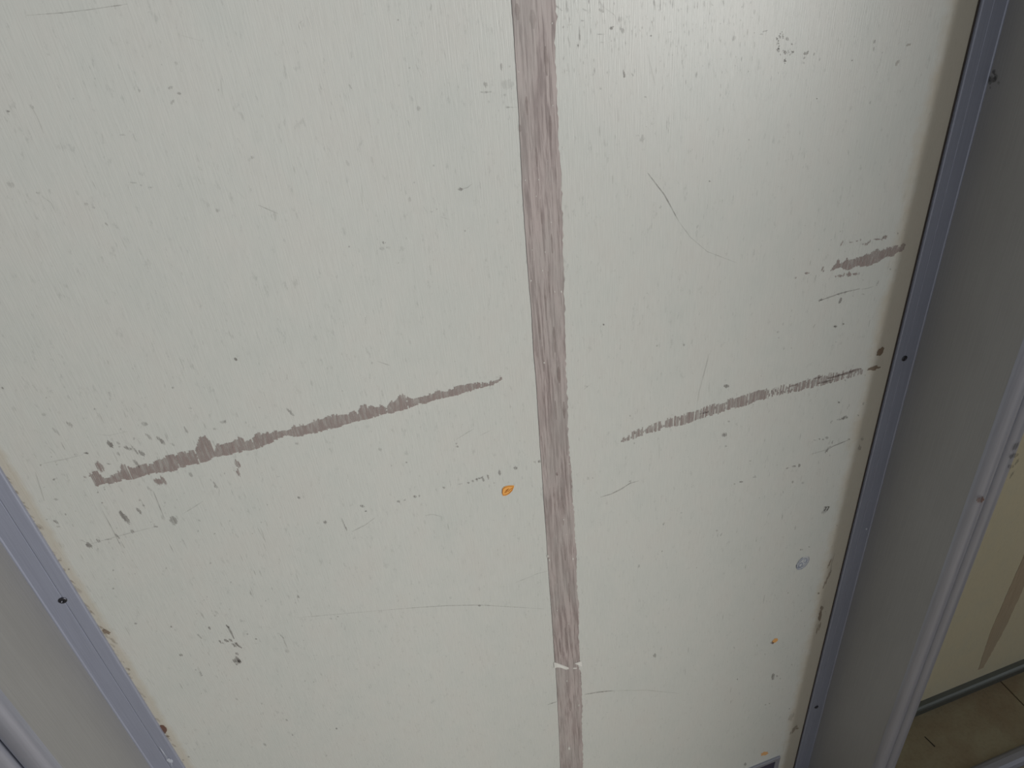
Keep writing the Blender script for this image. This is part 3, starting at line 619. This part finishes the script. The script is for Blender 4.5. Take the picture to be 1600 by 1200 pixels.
def post(x, yl, yr, sl, sr, label, tone=None):
    e = tag(empty('frame_post', (x + .02, PF, 0)), label, 'post')
    box('post_body', x, x + .04, PF, .64, 0, TOP, M_alu, e)
    bead(x, -1, yl, sl, e); bead(x + .04, 1, yr, sr, e)
    # ridged nose: two rounded ribs with a groove
    r = .0105; c1, c2 = x + .0098, x + .0307; cy = PF - .001
    P = [(x - .0003, PF), (x - .0003, cy)] + arc(c1, cy, r, 180, 345, 22) + [(x + .0202, cy - .0004)] + arc(c2, cy, r, 195, 360, 22) + [(x + .0410, cy), (x + .0403, PF)]
    extrude_profile('ridged_nose', P, 0, TOP, M_ridge, e)
    return e
zs = lambda x, y: on_plane(x, y, YP - .004).z
post(POSTX[0], YR, YR, [], [], 'grey aluminium post beyond the left edge of the photo')
pl = post(POSTX[1], YR, YP, [(.35, .015)], [(zs(101, 937), .0125), (zs(101, 937) - .70, .0125), (zs(101, 937) + .70, .0125)], 'blue-grey aluminium post with a bead and dark screw at the lower left')
pr = post(POSTX[2], YP, YR, [(zs(1406, 562), .0125), (zs(1262, 1110), .0125), (zs(1406, 562) + .70, .0125)], [(.35, .015)], 'dark grey aluminium post with a double-ridged nose on the right')
post(POSTX[3], YR, YR, [], [], 'grey aluminium post beyond the right edge of the photo')
box('gap_shade', XR - .0007, XR + .0006, YP - .0012, YP, 0, TOP, M_gap, pr)  # shade of the gap at the bead, put in as a dark strip
# marks on the right post: brown blot on the nose, worn patch, scuff on the side, light scratch on left bead
def side_marks(px, py, n, sx, sy, mat, name, parent, amt, w=(1.5, 4)):
    """marks on the left-facing side of the right post (plane x = const)"""
    X = POSTX[2]; v = []; f = []; c = []
    for i in range(n):
        cx = px + rnd.gauss(0, sx); cy = py + rnd.gauss(0, sy); r0 = rnd.uniform(*w); b = len(v)
        for k in range(8):
            t = 2 * math.pi * k / 8; q = r0 * rnd.uniform(.6, 1.2)
            r_ = ray(cx + q * math.cos(t) * .7, cy + q * math.sin(t) * 1.2); s = X / r_.x
            v.append((-.0006, r_.y * s, CAMZ + r_.z * s)); c.append(amt * rnd.uniform(.6, 1))
        f.append(tuple(range(b, b + 8)))
    cy_ = v[0][1]; cz_ = v[0][2]
    o = mesh_obj(name, [(a_, b_ - cy_, c_ - cz_) for a_, b_, c_ in v], f, mat, colors=c); o.location = (X, cy_, cz_); rel(o, parent); return o
tag(side_marks(1553, 122, 20, 5, 8, M_ink, 'scuff_mark', pr, .38), 'dark rubbed scuff on the post side', kind='stuff')
def nose_mark(pts, Y, mat, name, parent, a, lift=0):
    q = Marks(Y, lift)
    for p in pts: q.blob(*p[:4], a, *p[4:], n=14, rag=.25)
    return q.build(name, mat, parent)
tag(nose_mark([(1532, 781, 12, 10)], PF - .0118, M_rust, 'stain', pr, .9), 'red-brown blot on the inner ridge')
tag(nose_mark([(1587, 698, 7, 16, 10), (1584, 712, 14, 9, -20), (1579, 729, 10, 7, 0), (1589, 722, 4, 10, 10), (1581, 742, 3, 12, 10)], PF - .0118, M_ink, 'worn_patch', pr, .45), 'dark worn patch on the outer ridge', kind='stuff')
q = Marks(YP - .0045, .0005); q.line([(249, 1166), (255, 1175), (262, 1185)], 1.6, .6); q.blob(265, 1187.5, 10, 7, .75, -10); q.line([(267, 1190), (269, 1196)], 1.5, .5)
tag(q.build('paint_drip', M_light, pl), 'small pale drip on the left bead')
q = Marks(YP - .0045, .0005); q.blob(1353.5, 826, 3.5, 3.5, .9)
tag(q.build('paint_fleck', M_light, pr), 'tiny white fleck on the right bead')
# ------------------------------------------------------------------ neighbouring panels
def side_panel(x0, x1, label, sx0, sx1):
    e = tag(empty('wall_panel', ((x0 + x1) / 2, YR, 0)), label, 'panel')
    box('board', x0, x1, YR, YR + .012, 0.0, TOP, M_panel2, e)
    z0 = .052; v = []; f = []; n = 300
    for i in range(n + 1):
        z = z0 + (TOP - z0) * i / n; t = min(1, (z - z0) / .12)
        xl = sx0 + (1 - t) * .012 + rnd.uniform(-.0006, .0006); xr = sx1 - (1 - t) * .012 + rnd.uniform(-.001, .001)
        v += [(xl, 0, z), (xl, -.0005, z), (xr, -.0005, z), (xr, 0, z)]
        if i:
            a = 4 * (i - 1); b = 4 * i; f += [(a, a + 1, b + 1, b), (a + 1, a + 2, b + 2, b + 1), (a + 2, a + 3, b + 3, b + 2)]
    o = mesh_obj('wood_strip', v, f, M_strip2); o.location = (0, YR, 0); rel(o, e)
    return e
side_panel(POSTX[2] + .043, POSTX[3] - .003, 'olive-cream shaded panel with a faint brown strip beyond the right post', 1.030, 1.066)
side_panel(POSTX[0] + .043, POSTX[1] - .003, 'shaded cream panel beyond the left post, outside the photo', -.84, -.805)
# rails on the floor
def foot_rail(x0, x1, label):
    prof = [(.598, 0), (.598, .015), (.5995, .018), (.603, .020), (.612, .020), (.612, 0)]
    v = []; n = len(prof)
    for x in (x0, x1): v += [(x, y, z) for y, z in prof]
    f = [(i, (i + 1) % n, n + (i + 1) % n, n + i) for i in range(n)] + [tuple(range(n))[::-1], tuple(range(n, 2 * n))]
    cx = (x0 + x1) / 2
    return tag(mesh_obj('foot_rail', [(x - cx, y - .605, z) for x, y, z in v], f, M_rail), label, 'rail'), cx
o, cx = foot_rail(POSTX[2] + .069, POSTX[3] - .0295, 'dark grey-green foot rail between the shaded right panel and the floor tiles'); o.location = (cx, .605, 0)
def sill(x0, x1, label):
    prof = [(.452, 0), (.452, .004), (.456, .009), (.462, .0115), (.472, .0115), (.478, .009), (.482, .004), (.482, 0)]
    v = []; n = len(prof)
    for x in (x0, x1): v += [(x, y, z) for y, z in prof]
    f = [(i, (i + 1) % n, n + (i + 1) % n, n + i) for i in range(n)] + [tuple(range(n))[::-1], tuple(range(n, 2 * n))]
    cx = (x0 + x1) / 2
    o = mesh_obj('threshold_rail', [(x - cx, y - .467, z) for x, y, z in v], f, M_ridge); o.location = (cx, .467, 0)
    return tag(o, label, 'rail')
sill(POSTX[2] + .042, POSTX[3] - .001, 'pale metal threshold rail on the floor in the bottom right corner')
# short crack in the floor tile
r_ = ray(1452, 1160); s_ = CAMZ / -r_.z
mesh_obj('crack', [(-.001, .012, 0), (.001, .012, 0), (.0045, -.010, 0), (.002, -.011, 0)], [(0, 3, 2, 1)], M_grout, floor).location = (r_.x * s_ - floor.location.x, r_.y * s_ - floor.location.y, .0004 - floor.location.z)
